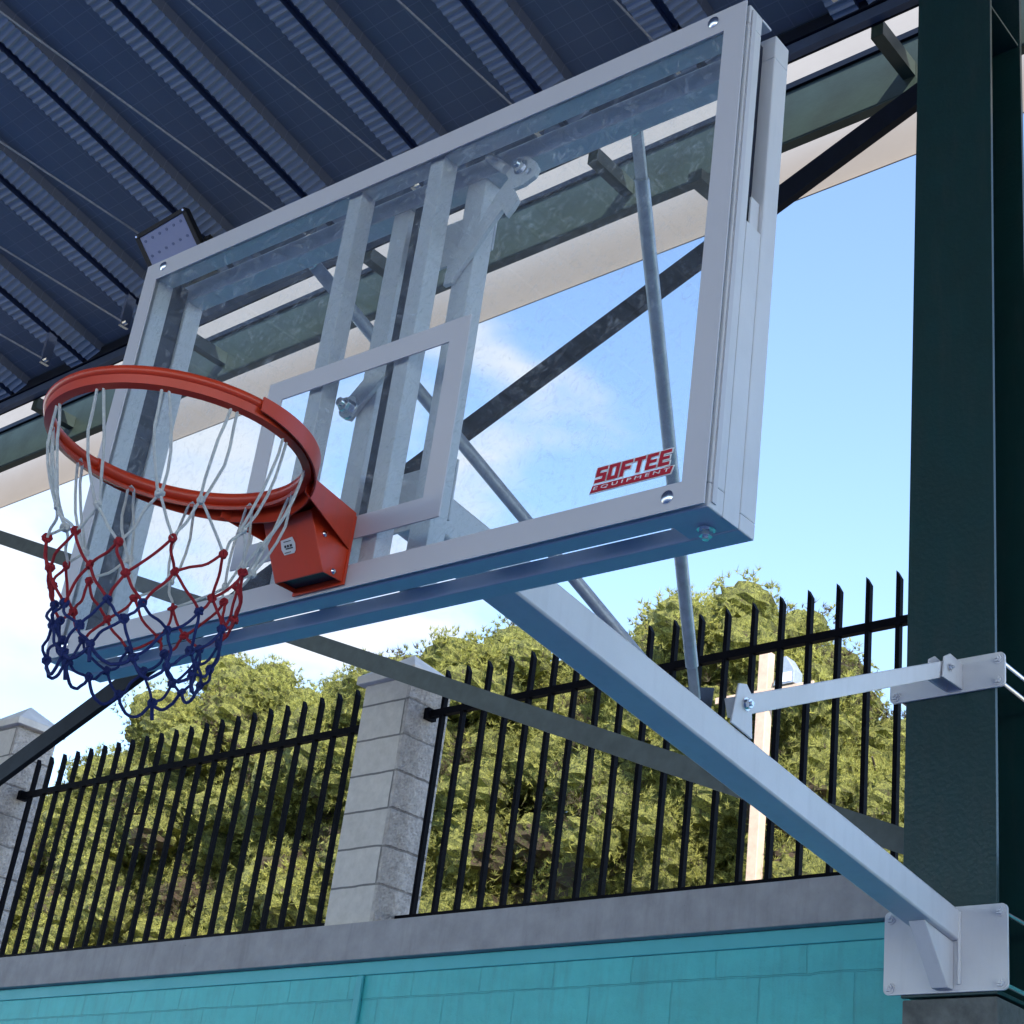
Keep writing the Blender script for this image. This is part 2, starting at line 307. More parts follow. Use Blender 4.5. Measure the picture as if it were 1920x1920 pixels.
# ------------------------------------------------------------------ canopy building
canopy = empty('court_canopy', BLD, 'large dark steel canopy over the court, ribbed blue-grey roof on a dark green column', 'canopy')
def roof_z(y):
    t = 2.62 - y
    return 7.10 + .235 * t - .0115 * t * t if t < 10 else 7.10 + 2.35 - 1.15 + .005 * (t - 10)
def sheet_rows(ys, prof, name, m, crimpamp=0, parent=canopy):
    """extrude a list of (x, dz, isweb) profile strips along the arc"""
    bm = bmesh.new()
    rows = []
    for i, y in enumerate(ys):
        o = crimpamp * (-1.6, .2, 1, .4)[i % 4]
        rows.append([bm.verts.new((x, y, roof_z(y) + dz + (o if c else 0))) for x, dz, c in prof])
    for i in range(len(ys) - 1):
        for k in range(len(prof) - 1): bm.faces.new([rows[i][k], rows[i][k + 1], rows[i + 1][k + 1], rows[i + 1][k]])
    mb = MB(); mb.bm.free(); mb.bm = bm
    return mb.build(name, m, parent)
PITCH = .822
near = list(np.arange(2.70, -1.6, -.0106)); far = [-1.6, -3, -4.5, -6, -7.5, -9, -12, -16, -22]
Xs = [-2.10 + PITCH * k for k in range(-18, 30)]
for k, xg in enumerate(Xs):
    vis = -7.5 < xg < 1.2
    ys = near + far if vis else [2.70, 1, -.6] + far
    panel = sheet_rows([2.70, 1.9, 1, .2, -.6] + far, [(xg + .151, -.052, 0), (xg + .165, .0, 0), (xg + PITCH - .165, .0, 0), (xg + PITCH - .151, -.083, 0)], 'roof_panel', roofm)
    rib = sheet_rows(ys, [(xg + .150, -.052, 1), (xg + .026, -.085, 1)], 'roof_rib', crimp, .0032 if vis else 0)
    bm = MB(); bm.bm.free()
    r2 = sheet_rows(ys, [(xg - .024, -.085, 1), (xg - .150, -.085, 1)], 'roof_rib', crimp, .0032 if vis else 0)
    gv = sheet_rows([2.70, 1, -.6] + far, [(xg + .026, -.083, 0), (xg + .026, -.045, 0), (xg - .024, -.045, 0), (xg - .024, -.083, 0)], 'roof_groove', mat('navy_groove', (.035, .055, .12), .5))
# roof outer skin keeps the sun out
sheet_rows([2.72, 1, -.6] + far, [(-17.2, .05, 0), (22.6, .05, 0)], 'roof_skin', slate)
b = MB(); b.box(-16, 20, 2.69, 2.80, 7.15, 7.16); b.build('eave_leak_stop', slate, canopy)  # strip added to block sun and sky leaking past the roof end
# tie rods under the ribs
for k in range(-5, 6):
    x = -2.92 + PITCH * k
    t = MB(); t.tube([(x, 2.42, 6.86), (x, -8, 6.86)], .006, 6)
    t.build('tie_rod', galv, canopy)
    c = MB(); c.box(x - .012, x + .012, 2.40, 2.46, 6.83, 7.09); c.tube([(x - .03, 2.43, 6.86), (x + .03, 2.43, 6.86)], .014, 8)
    c.build('tie_clamp', chrome, canopy)
# eave channel, girder, fascia
b = MB(); b.box(-16, 20, 2.74, 2.75, 6.925, 7.12); b.box(-16, 20, 2.69, 2.738, 6.99, 7.06); b.build('eave_channel', darkst, canopy)
b = MB(); b.box(-16, 20, 2.70, 2.738, 6.925, 6.985); b.build('eave_flashing', slate, canopy, .002)
b = MB(); b.box(-16, 20, 3.05, 3.06, 6.785, 7.095); b.box(-16, 20, 3.051, 3.10, 6.776, 6.784); b.build('girder', greenm, canopy)
b = MB(); b.box(-16, 20, 3.035, 3.10, 7.096, 7.13); b.build('girder_cap', darkst, canopy)
b = MB(); b.box(-16, 20, 3.40, 3.408, 6.75, 7.85); b.build('fascia', beige, canopy)
for k in range(-5, 3):
    x = -.42 + k * 1.6
    b = MB(); b.box(x - .03, x + .03, 2.752, 3.048, 6.86, 6.94); b.build('outrigger', greenm, canopy)
b = MB(); b.beam((-1.52, 2.95, 6.70), (-1.52, 3.39, 6.74), .08, .06); b.build('outrigger', greenm, canopy)
def column(x):
    c = MB()
    c.box(x - .161, x + .161, 2.60, 2.618, 2.66, 6.97); c.box(x - .161, x + .161, 2.882, 2.90, 2.66, 6.97); c.box(x - .007, x + .007, 2.618, 2.882, 2.66, 6.97)
    for z in (2.665, 6.6): c.box(x - .155, x + .155, 2.62, 2.88, z, z + .012)
    o = c.build('steel_column', green, canopy, .002)
    f = MB(); f.box(x - .158, x + .158, 2.603, 2.897, 0, 2.655); f.build('column_footing', rough_conc, o, .006)
    return o
column(.026); column(-8.1)
def Lbar(p, q, w, m, name='cross_brace'):
    b = MB(); p, q = Vector(p), Vector(q); d = (q - p).normalized(); u = Vector((0, 1, 0)).cross(d).normalized() * (w / 2)
    b.beam(p, q, .008, w, up=u); off = Vector((0, .035, 0)); e = u.normalized() * (w / 2 - .004)
    if u.z < 0: e = -e
    b.beam(p + off + Vector((0, .0045, 0)) - e * .0, q + off + Vector((0, .0045, 0)), .07, .008, up=u)
    b.build(name, m, canopy)
Lbar((-.12, 2.75, 6.47), (-7.95, 2.75, 3.41), .11, darkst)
Lbar((-.12, 2.76, 3.17), (-7.95, 2.76, 6.36), .085, greyg)

# ------------------------------------------------------------------ wall, beam, pillars, fence
wall = empty('block_wall', T((0, 3.2, 0)), 'teal painted block wall with grey concrete coping beam below the black fence', 'wall')
w = MB(); w.box(-14, 8, -.08, .15, 0, 3.045)
w.build('blockwork', teal, wall)
b = MB(); b.box(-14, 8, -.092, -.081, 2.985, 3.044); b.build('mortar_band', tealp, wall, .003)
b = MB(); b.box(-3.14, -3.10, -.10, -.081, 0, 2.984); b.build('joint_cover', tealp, wall, .006)
b = MB(); b.box(-14, 8, -.135, .17, 3.046, 3.215); b.build('coping_beam', conc, wall, .004)
def pillar(x1, zt, label):
    p = empty('block_pillar', T((x1 - .165, 3.235, 3.216)), label, 'pillar', 'block pillars between the fence panels')
    h = zt - 3.216
    s = MB(); s.box(-.165, .135, -.135, .135, 0, h); s.build('smooth_blocks', pill_s, p, .004)
    # split faces: a fine grid with real chipped relief
    s = MB(); ny, nz = 32, int(h / .009)
    gr = []
    for j in range(nz + 1):
        z = h * j / nz; e = abs((z / .182) % 1 - .5) * 2
        row = []
        for i in range(ny + 1):
            y = -.1355 + .271 * i / ny; edge = i in (0, ny) or j in (0, nz)
            row.append(s.bm.verts.new((.160 if edge else .163 + random.uniform(-.0035, .0035) - (.006 if e > .95 else 0), y, z)))
        gr.append(row)
    for j in range(nz):
        for i in range(ny): s.bm.faces.new([gr[j][i], gr[j][i + 1], gr[j + 1][i + 1], gr[j + 1][i]])
    s.box(.1355, .1585, -.1354, .1354, 0.001, h - .001)
    s.build('split_face_blocks', pill_r, p)
    c = MB(); c.box(-.20, .20, -.17, .17, h + .001, h + .045); c.build('cap_slab', capm, p, .004)
    c = MB(); q = [c.bm.verts.new(v) for v in ((-.195, -.165, h + .046), (.195, -.165, h + .046), (.195, .165, h + .046), (-.195, .165, h + .046), (0, 0, h + .19))]
    for i in range(4): c.bm.faces.new([q[i], q[(i + 1) % 4], q[4]])
    c.bm.faces.new(q[3::-1]); c.build('cap_pyramid', capm, p)
    return p
pillar(-3.085, 4.42, 'pale block pillar with pyramid cap between the two fence panels')
pillar(-6.53, 4.68, 'block pillar with pyramid cap at the left edge of the photo')
def fence(xa, xb, label, n, zo):
    f = empty('iron_fence', T((xa, 3.235, 3.216)), label, 'fence', 'black picket fence panels')
    L = xb - xa
    r = MB(); r.box(.0, L, -.014, .014, 1.03 + zo, 1.065 + zo); r.box(-.0, .03, -.03, .03, 1.02 + zo, 1.075 + zo); r.build('rail', black, f)
    r = MB(); r.box(.0, L, -.014, .014, .03, .062); r.build('rail', black, f)
    pk = []
    for i in range(n):
        x = .10 + (L - .17) * i / (n - 1)
        m = MB(); w = .0098; zt = 1.27 + zo; P = [(x - w, -w - .003), (x + w, -w - .003), (x + w, w + .003), (x - w, w + .003)]
        lo = [m.bm.verts.new((a, b, .02)) for a, b in P]; hi = [m.bm.verts.new((a, b, zt - (.035 if a > x else 0))) for a, b in P]
        m.bm.faces.new(lo[::-1]); m.bm.faces.new(hi)
        for k in range(4): m.bm.faces.new([lo[k], lo[(k + 1) % 4], hi[(k + 1) % 4], hi[k]])
        m.build('picket', black, f)
fence(-6.53, -3.415, 'black iron picket fence panel between the two block pillars', 23, 0)
fence(-3.085, .10, 'black iron picket fence panel from the right pillar to the dark green column', 23, 0)

# ------------------------------------------------------------------ basketball goal
goal = empty('basketball_goal', BRD, 'white framed glass basketball backboard with orange rim on a long white wall arm', 'basketball goal')
H = 1.076
g = MB(); g.box(-.894, .894, .002, .012, .006, H - .006); glass = g.build('glass_panel', glassm, goal)
# painted border marking: sits on the front of the glass
b = MB(); y0, y1 = -.0015, .0018
b.box(-.9, .9, y0, y1, 0, .050); b.box(-.9, .9, y0, y1, H - .054, H); b.box(-.9, -.852, y0, y1, .050, H - .054); b.box(.852, .9, y0, y1, .050, H - .054)
b.build('border_band', whitem, goal)
b = MB(); zs = .1065
b.box(-.295, .295, y0, y1, zs, zs + .05); b.box(-.295, .295, y0, y1, zs + .40, zs + .45); b.box(-.295, -.245, y0, y1, zs + .05, zs + .40); b.box(.245, .295, y0, y1, zs + .05, zs + .40)
b.build('target_square', whitem, goal)
# front frame
fd = .056
b = MB(); b.box(-.9, .9, .0125, fd, 0, .045); b.box(-.9, .9, .0125, fd, H - .045, H)
b.box(-.9, -.855, .0125, fd, .045, H - .045); b.box(.855, .9, .0125, fd, .045, H - .045)
ff = b.build('front_frame', white, goal, .0025)
b = MB(); b.box(.901, .9035, .018, .030, .01, H - .01); b.build('trim_strip', whitem, ff)
# top plate and lower side plates joining front and rear frames
b = MB(); b.box(-.9, .9, fd + .0005, .088, H - .006, H); b.box(.893, .9, fd + .0005, .104, .0, .60); b.box(-.9, -.893, fd + .0005, .104, 0, .60)
b.box(.888, .8925, fd + .02, .104, .58, .67); b.build('side_plate', white, goal, .001)
for s in (1, -1):
    b = MB(); b.box(*sorted((s * .862, s * .872)), fd + .001, .104, .02, H - .02); b.build('gap_shade_strip', dkslot, goal)  # dark strip painting in the shade of the open slot between the frames
# rear frame
ra, rb = .106, .154
b = MB(); b.box(-.9, .9, ra, rb, 0, .031); b.box(-.9, .9, ra, rb, H - .055, H); b.box(-.9, -.855, ra, rb, .031, H - .055); b.box(.855, .9, ra, rb, .031, H - .055)
rf = b.build('rear_frame', white, goal, .0025)
for x in (-.72, -.42, -.12, .18, .42, .66):
    b = MB(); b.box(x - .06, x + .06, fd + .0005, ra - .0005, .032, .038); b.build('spacer_tab', white, rf)
for s in (1, -1):
    b = MB(); b.box(*sorted((s * .80, s * .8925)), fd + .0005, ra - .0005, .002, .008); b.build('spacer_tab', white, rf)
# vertical posts
for x0, x1 in ((-.176, -.134), (.077, .119)):
    b = MB(); b.box(x0, x1, .0135, .055, .0455, H - .0455); b.build('front_post', white, goal, .002)
for x0, x1 in ((-.122, -.070), (.105, .160)):
    b = MB(); b.box(x0, x1, .1065, .1535, .0315, H - .0555); b.build('rear_post', white, goal, .002)
b = MB(); b.box(-.122, .160, .1545, .161, .86, .98); b.build('back_plate', white, goal, .002)
b = MB(); b.box(-.122, .160, .1545, .161, .20, .34); b.build('back_plate', white, goal, .002)
b = MB(); b.box(-.034, -.012, .09, .1055, .19, H - .08); b.build('slide_bar', dkslot, goal)
# lobed pivot plate with pin and bolt, bolted on the front of the rear post
OUT = [(0.093, 0.749), (0.096, 0.806), (0.136, 0.839), (0.181, 0.9), (0.209, 0.945), (0.229, 0.967), (0.239, 0.978), (0.223, 1.005), (0.245, 1.013), (0.259, 1.022), (0.282, 1.024), (0.31, 0.998), (0.323, 0.974), (0.316, 0.955), (0.287, 0.944), (0.258, 0.944), (0.278, 0.908), (0.267, 0.89), (0.251, 0.874), (0.235, 0.898), (0.204, 0.862), (0.166, 0.811), (0.123, 0.761), (0.117, 0.75)]
b = MB(); b.prism(OUT, .094, .1045, lambda u, v, w: Vector((u, w, v)))
lk = b.build('pivot_plate', white, goal, .0012)
b = MB(); b.tube([(.235, .09, 1.0), (.180, .086, 1.052)], .0115, 14); b.build('pivot_pin', white, lk, smooth=True)
b = MB(); b.hexbolt((.274, .0935, .993), (0, -1, 0), .0135, .013); b.build('bolt', chrome, lk)
b = MB(); b.tube([(.300, .0935, .972), (.300, .0905, .972)], .008, 14); b.build('bolt', chrome, lk)
b = MB(); b.prism([(-.150, .485), (-.128, .475), (-.03, .575), (-.005, .625), (-.03, .640), (-.15, .53)], .094, .1045, lambda u, v, w: Vector((u, w, v)))
lk2 = b.build('pivot_plate', white, goal, .0012)
b = MB(); b.tube([(-.129, .0935, .503), (-.129, .085, .503)], .027, 24); b.tube([(-.129, .085, .503), (-.129, .070, .503)], .017, 6); b.tube([(-.129, .070, .503), (-.129, .058, .503)], .010, 12)
b.build('height_knob', chrome, lk2, .001, True)
# wall arm (building frame)
def arm_z(y): return 3.093 - .1285 * (y - .46)          # underside
def A(x, y, z): return b2g((x, y, z))
b = MB()
prof = [(.165, arm_z(.165)), (2.44, arm_z(2.44)), (2.588, arm_z(2.588) + .002), (2.588, arm_z(2.588) + .097), (.165, arm_z(.165) + .095)]
b.prism(prof, -.03, .07, lambda u, v, w: A(w, u, v)); arm = b.build('wall_arm', white, goal, .006, True)
b = MB(); b.prism([(2.40, arm_z(2.40) - .001), (2.55, 2.674), (2.588, 2.674), (2.588, arm_z(2.588) - .001)], -.006, .050, lambda u, v, w: A(w, u, v)); b.build('arm_gusset', white, arm, .003)
b = MB(); b.tube([A(.07, 2.584, 2.69 + i * .02) + Vector((0, 0, 0)) for i in range(12)], .006, 6); b.build('weld_seam', white, arm)
b = MB(); b.prism([(1.30, arm_z(1.30) + .094), (1.40, arm_z(1.40) + .094), (1.385, 3.185), (1.36, 3.205), (1.325, 3.195)], .072, .078, lambda u, v, w: A(w, u, v)); b.build('lug', white, arm, .002)
b = MB(); b.prism([(1.19, arm_z(1.19) + .096), (1.31, arm_z(1.31) + .094), (1.325, 3.195), (1.20, 3.15)], -.008, 0, lambda u, v, w: A(w, u, v)); b.build('lug', dkslot, arm)
# tie strut from arm lug to upper plate
b = MB(); b.beam(A(.05, 1.335, 3.135), A(.05, 2.50, 3.685), .035, .052, up=(0, -.45, 1)); ts = b.build('tie_strut', white, goal, .003)
b = MB(); b.hexbolt(A(.079, 1.36, 3.148), (1, 0, 0), .013, .012); b.hexbolt(A(.082, 2.49, 3.682), (1, 0, 0), .009, .006); b.build('bolt', chrome, ts)
b = MB(); b.prism([(2.45, 3.635), (2.588, 3.64), (2.588, 3.73), (2.50, 3.735), (2.46, 3.71)], .072, .079, lambda u, v, w: A(w, u, v))
b.prism([(2.45, 3.635), (2.588, 3.64), (2.588, 3.73), (2.50, 3.735), (2.46, 3.71)], .018, .024, lambda u, v, w: A(w, u, v)); b.build('lug', white, ts, .002)
# wall plates
def plate(z0, z1, name, bolts):
    x0, x1, r = -.19, .226, .018; pl = []
    for cx, cz, a0 in ((x1 - r, z1 - r, 0), (x0 + r, z1 - r, 90), (x0 + r, z0 + r, 180), (x1 - r, z0 + r, 270)):
        for k in range(5): a = R(a0 + 22.5 * k); pl.append((cx + r * math.cos(a), cz + r * math.sin(a)))
    b = MB(); b.prism(pl, 2.589, 2.5985, lambda u, v, w: A(u, w, v)); o = b.build(name, white, goal, .001)
    for x, z in bolts:
        b = MB(); b.hexbolt(A(x, 2.588, z), (0, -1, 0), .0135, .010); b.build('bolt', white, o)
    b = MB(); b.prism(pl, 2.905, 2.913, lambda u, v, w: A(u, w, v)); b.build('clamp_plate', white, o)
    for x, z in bolts:
        b = MB(); b.tube([A(x, 2.60, z), A(x, 2.96, z)], .007, 8); b.build('threaded_rod', chrome, o)
plate(2.668, 2.928, 'wall_plate', [(-.168, 2.69), (.203, 2.69), (-.168, 2.905), (.203, 2.905)])
plate(3.632, 3.752, 'wall_plate', [(-.168, 3.655), (.203, 3.655), (.203, 3.728), (-.168, 3.728)])
# diagonal struts with flattened ends
def strut(a, e, x_end):
    a = Vector(a); e = A(*e); d = (e - a).normalized()
    b = MB(); b.tube([a + d * .10, e - d * .07], .0165, 14); b.build('brace_strut', galv, goal, 0, True)
    s = MB(); s.beam(a + d * -.02, a + d * .10, .034, .006, up=(0, 1, 0)); s.build('strut_end', galv, goal)
    s = MB(); s.beam(e - d * .07, e + d * .02, .034, .006, up=(0, 1, 0)); s.build('strut_end', galv, goal)
    h = MB(); h.hexbolt(a + Vector((0, -.004, 0)), (0, -1, 0), .011, .009); h.build('bolt', chrome, goal)
strut((.52, .17, 1.045), (.055, 1.165, 3.12), 0)
strut((-.46, .17, 1.04), (-.015, 1.150, 3.12), 0)
b = MB()
for y in (.75, .82, .95): b.prism([(y, arm_z(y) + .094), (y + .03, arm_z(y + .03) + .094), (y + .03, arm_z(y) + .112), (y, arm_z(y) + .116)], .03, .06, lambda u, v, w: A(w, u, v))
b.box(0, .001, 0, .001, .3, .301)
b.bm.free(); b = MB()
# corner bolts
for x, z in ((-.826, .026), (.826, .026), (-.83, H - .022), (.826, H - .022)):
    b = MB(); b.tube([(x, -.0016, z), (x, -.004, z), (x, -.008, z)], [.0125, .0125, .007], 20); b.build('dome_bolt', chrome, goal, 0, True)
b = MB(); b.hexbolt((.85, .082, .001), (0, 0, -1), .012, .012); b.build('bolt', chrome, goal)
# thin printed sticker with the maker's lettering
def text(body, size, x0, x1, z0, z1, y, m, name, parent, shear=0, extrude=.0004, space=1.0, bold=0):
    cu = bpy.data.curves.new(name, 'FONT'); cu.body = body; cu.size = size; cu.extrude = extrude; cu.space_character = space; cu.offset = bold
    o = bpy.data.objects.new(name + '_t', cu); COL.objects.link(o); dg = bpy.context.evaluated_depsgraph_get(); me = bpy.data.meshes.new_from_object(o.evaluated_get(dg))
    bpy.data.objects.remove(o); xs = [v.co.x for v in me.vertices]; ys = [v.co.y for v in me.vertices]
    ax, bx, ay, by = min(xs), max(xs), min(ys), max(ys)
    for v in me.vertices:
        u = (v.co.x - ax) / (bx - ax); w = (v.co.y - ay) / (by - ay)
        X = x0 + u * (x1 - x0); Z = z0 + w * (z1 - z0)
        v.co = Vector((X + shear * (Z - z0), y + v.co.z, Z))
    me.materials.clear(); me.materials.append(m); ob = bpy.data.objects.new(name, me); COL.objects.link(ob); ob.parent = parent; return ob
def glyphs(word, x0, x1, z0, z1, y, m, name, parent, shear, grow=0.0):
    """blocky squared capitals built as polygons on a 5 x 7 grid"""
    G = {'S': [(0, 0, 5, 1.5), (3.4, 1.5, 5, 4.2), (0, 2.8, 3.4, 4.2), (0, 4.2, 1.6, 5.5), (0, 5.5, 5, 7)],
         'O': [(0, 0, 1.6, 7), (3.4, 0, 5, 7), (1.6, 0, 3.4, 1.4), (1.6, 5.6, 3.4, 7)],
         'F': [(0, 0, 1.6, 7), (1.6, 5.5, 5, 7), (1.6, 2.8, 4.4, 4.2)],
         'T': [(1.7, 0, 3.4, 5.5), (0, 5.5, 5, 7)],
         'E': [(0, 0, 1.6, 7), (1.6, 5.6, 5, 7), (1.6, 2.8, 4.6, 4.1), (1.6, 0, 5, 1.4)]}
    b = MB(); n = len(word); cw = (x1 - x0) / (n * 5 + (n - 1) * .8); ch = (z1 - z0) / 7
    for i, c in enumerate(word):
        for a, e, f, h in G[c]:
            a, e, f, h = a - grow, e - grow, f + grow, h + grow
            P = [(a, e), (f, e), (f, h), (a, h)]
            X = lambda u, v: x0 + (i * 5.8 + u) * cw + shear * v * ch
            b.prism(P, y, y + .0004, lambda u, v, w: Vector((X(u, v), w, z0 + v * ch)))
    return b.build(name, m, parent)
b = MB(); P = [(.655, .070), (.828, .070), (.834, .086), (.661, .086)]
b.prism(P, -.0012, .0004, lambda u, v, w: Vector((u, w, v))); lg = b.build('maker_logo', logow, goal)
b = MB(); P = [(.657, .0715), (.8265, .0715), (.8315, .0845), (.662, .0845)]
b.prism(P, -.0024, -.0018, lambda u, v, w: Vector((u, w, v))); b.build('logo_bar', logor, lg)
glyphs('SOFTEE', .664, .822, .0895, .1185, -.0012, logow, 'logo_outline', lg, .16, .55)
glyphs('SOFTEE', .664, .822, .0895, .1185, -.0022, logor, 'logo_letters', lg, .16)
text('E Q U I P M E N T', .02, .664, .824, .0745, .0818, -.0030, logow, 'logo_letters', lg, .3)

# rim
RC = Vector((0, -.378, .152)); RR = .234
rm = MB()
def ring(mb, r, z, rad, n=96, k=14):
    mb.tube([RC + Vector((r * math.cos(2 * math.pi * i / n), r * math.sin(2 * math.pi * i / n), z)) for i in range(n)], rad, k, closed=True)
ring(rm, RR, 0, .0095)
rim = rm.build('rim', red, goal, 0, True)
rm = MB()
n = 96
def strip(mb, prof, a0, a1, n=80, closed=False):
    rows = []
    for i in range(n + (0 if closed else 1)):
        a = a0 + (a1 - a0) * i / n
        rows.append([mb.bm.verts.new(RC + Vector((r * math.cos(a), r * math.sin(a), z))) for r, z in prof(a)])
    for i in range(n if closed else n):
        Aa, Bb = rows[i], rows[(i + 1) % len(rows)]
        for k in range(len(Aa)): mb.bm.faces.new([Aa[k], Aa[(k + 1) % len(Aa)], Bb[(k + 1) % len(Bb)], Bb[k]])
    if not closed: mb.bm.faces.new(rows[0][::-1]); mb.bm.faces.new(rows[-1])
strip(rm, lambda a: [(RR + .004, -.006), (RR + .002, -.024), (RR - .012, -.028), (RR - .013, -.022), (RR - .004, -.019), (RR - .002, -.006)], 0, 2 * math.pi, 96, True)
rm.build('net_channel', red, rim, 0, True)
# front gusset (deeper skirt towards the mount) and clamped sleeve
b = MB()
def sk(a):
    d = math.degrees(abs(math.atan2(math.sin(a - math.pi / 2), math.cos(a - math.pi / 2))))   # 0 at the mount side
    h = .016 + .036 * max(0, 1 - d / 100)
    return [(RR + .0115, .009), (RR + .0115 + .003, .009), (RR + .0135, -h), (RR + .0105, -h)]
strip(b, sk, R(90 - 96), R(90 + 96), 80); b.build('gusset', red, rim, 0, True)
b = MB(); b.tube([RC + Vector((RR * math.cos(R(t)), RR * math.sin(R(t)), -.002)) for t in range(-4, 185, 4)], .0135, 12); b.build('sleeve', red, rim, 0, True)
# top plates running back to the board
b = MB(); b.prism([(-.118, -.176), (-.065, -.004), (.065, -.004), (.118, -.176), (.07, -.153), (0, -.142), (-.07, -.153)], .140, .146, lambda u, v, w: Vector((u, v, w))); b.build('top_plate', red, rim, .001)
for s in (-1, 1):
    b = MB(); P = [(.119, -.178, .152), (.119, -.178, .112), (.068, -.006, .080), (.068, -.006, .160)]
    v = [b.bm.verts.new((s * x + dx, y, z)) for dx in (0, .003) for x, y, z in P]
    for f in ((0, 1, 2, 3), (7, 6, 5, 4), (0, 4, 5, 1), (1, 5, 6, 2), (2, 6, 7, 3), (3, 7, 4, 0)): b.bm.faces.new([v[i] for i in f])
    b.build('side_gusset', red, rim, .0008)
# breakaway box
b = MB(); w = .066
front = [(-.058, .012), (-.118, .118)]
P = [(-w, -.058, .012), (w, -.058, .012), (w, -.115, .118), (-w, -.115, .118)]
v = [b.bm.verts.new(p) for p in P] + [b.bm.verts.new((x, y + .003, z)) for x, y, z in P]
for f in ((0, 1, 2, 3), (7, 6, 5, 4), (0, 4, 5, 1), (1, 5, 6, 2), (2, 6, 7, 3), (3, 7, 4, 0)): b.bm.faces.new([v[i] for i in f])
for s in (-1, 1):
    Q = [(-.0575, .012), (-.1145, .118), (-.1, .136), (-.005, .14), (-.005, .012)]
    b.prism(Q, s * w - .0015, s * w + .0015, lambda u, vv, ww: Vector((ww, u, vv)))
bx = b.build('mounting_box', red, rim, .0006)
b = MB(); b.prism([(-.072, .006), (.072, .006), (.072, .152), (.055, .172), (-.055, .172), (-.072, .152)], -.008, -.003, lambda u, vv, ww: Vector((u, ww, vv))); b.build('back_plate', red, rim, .0012)
b = MB(); b.box(-.063, .063, -.055, -.01, .02, .022); b.build('box_shade_sheet', blackp, bx)  # black sheet standing in for the shaded hollow of the open box
for x, y, z in ((.0685, -.072, .085), (.0685, -.035, .022)):
    b = MB(); b.tube([(x - .001, y, z), (x + .002, y, z), (x + .005, y, z)], [.006, .006, .003], 14); b.build('screw', chrome, bx, 0, True)
# sticker on the box front
def onbox(x, t, off): # t: 0 bottom..1 top on the sloping front
    nrm = Vector((0, -.106, -.057)).normalized()
    return Vector((x, -.058 - .057 * t, .012 + .106 * t)) + nrm * off
b = MB(); b.prism([(-.052, .40), (-.030, .40), (-.026, .44), (-.024, .55), (-.028, .66), (-.054, .64), (-.056, .50)], .0006, .0014, lambda u, vv, ww: onbox((u + .040) * 1.25 - .010, vv, ww)); sk_ = b.build('sticker', stick, bx)
b = MB()
for (x0, x1, t0, t1) in ((-.046, -.030, .48, .50), (-.048, -.044, .51, .55), (-.042, -.038, .51, .55), (-.036, -.031, .51, .55), (-.048, -.032, .60, .612), (-.050, -.036, .425, .437)):
    b.prism([(x0, t0), (x1, t0), (x1, t1), (x0, t1)], .0018, .0021, lambda u, vv, ww: onbox((u + .040) * 1.25 - .010, vv, ww))
b.build('sticker_print', ink, sk_)

# net: white loops, then red, then blue mesh
net = empty('basketball_net', BRD @ Matrix.Translation(RC), 'white, red and blue knotted cord net hanging from the orange rim', 'net')
def V(r, a, z): return Vector((r * math.cos(a), r * math.sin(a), z))
NS = 12; a0 = R(15)
def jit(s): return Vector((random.uniform(-s, s), random.uniform(-s, s), random.uniform(-s, s)))
rows = []
levels = [(.176, -.198, 0, .020), (.162, -.262, .5, .017), (.150, -.318, 0, .014), (.137, -.368, .5, .014), (.126, -.412, 0, .013), (.118, -.450, .5, .013)]
for r, z, off, j in levels:
    rows.append([V(r, a0 + 2 * math.pi * (i + off) / NS, z) + jit(j) for i in range(NS)])
hooks = [V(RR - .010, a0 + 2 * math.pi * i / NS, -.024) for i in range(NS)]
def cord(mb, p, q, sag=.006, r=.0026, n=8, side=0):
    d = q - p; out = Vector(((p.x + q.x) / 2, (p.y + q.y) / 2, 0)); out = out.normalized() if out.length > 0 else Vector((1, 0, 0))
    tn = Vector((-out.y, out.x, 0)); j = jit(.004); pts = []
    for i in range(n + 1):
        t = i / n; w = math.sin(math.pi * t)
        pts.append(p + d * t + out * (sag * w) + tn * side * w + j * w * math.sin(2 * t * math.pi + j.x * 900) + Vector((0, 0, -abs(sag) * .4 * w)))
    mb.tube(pts, r, 7)
def knot(mb, p):
    for k in range(3):
        ax = Vector((random.uniform(-1, 1), random.uniform(-1, 1), random.uniform(-.5, .5))).normalized(); u = ax.orthogonal().normalized(); v = ax.cross(u); R0 = random.uniform(.0045, .0065)
        mb.tube([p + (u * math.cos(t * .7854) + v * math.sin(t * .7854)) * R0 + jit(.0008) for t in range(8)], .0032, 7, closed=True)
mw, mr_, mbl = MB(), MB(), MB()
for i in range(NS):
    h = hooks[i]; k = rows[0][i]
    tn = Vector((-math.sin(a0 + 2 * math.pi * i / NS), math.cos(a0 + 2 * math.pi * i / NS), 0))
    o = Vector((h.x, h.y, 0)).normalized()
    loop = [k + tn * -.003] + [k + (h - k) * t - tn * (.010 * math.sin(math.pi * t) + .003) + o * (.014 * math.sin(math.pi * t)) for t in (.2, .4, .6, .8)] + [h - tn * .006, h + Vector((0, 0, .008)) + o * .002, h + tn * .006]
    loop += [k + (h - k) * t + tn * (.012 * math.sin(math.pi * t) + .003) + o * (.006 * math.sin(math.pi * t)) for t in (.8, .6, .4, .2)] + [k + tn * .003]
    mw.tube([p + jit(.0012) for p in loop], .0027, 7); knot(mw, k)
    cord(mw, rows[0][i], rows[1][i], .004); cord(mw, rows[0][i], rows[1][i - 1], -.004)
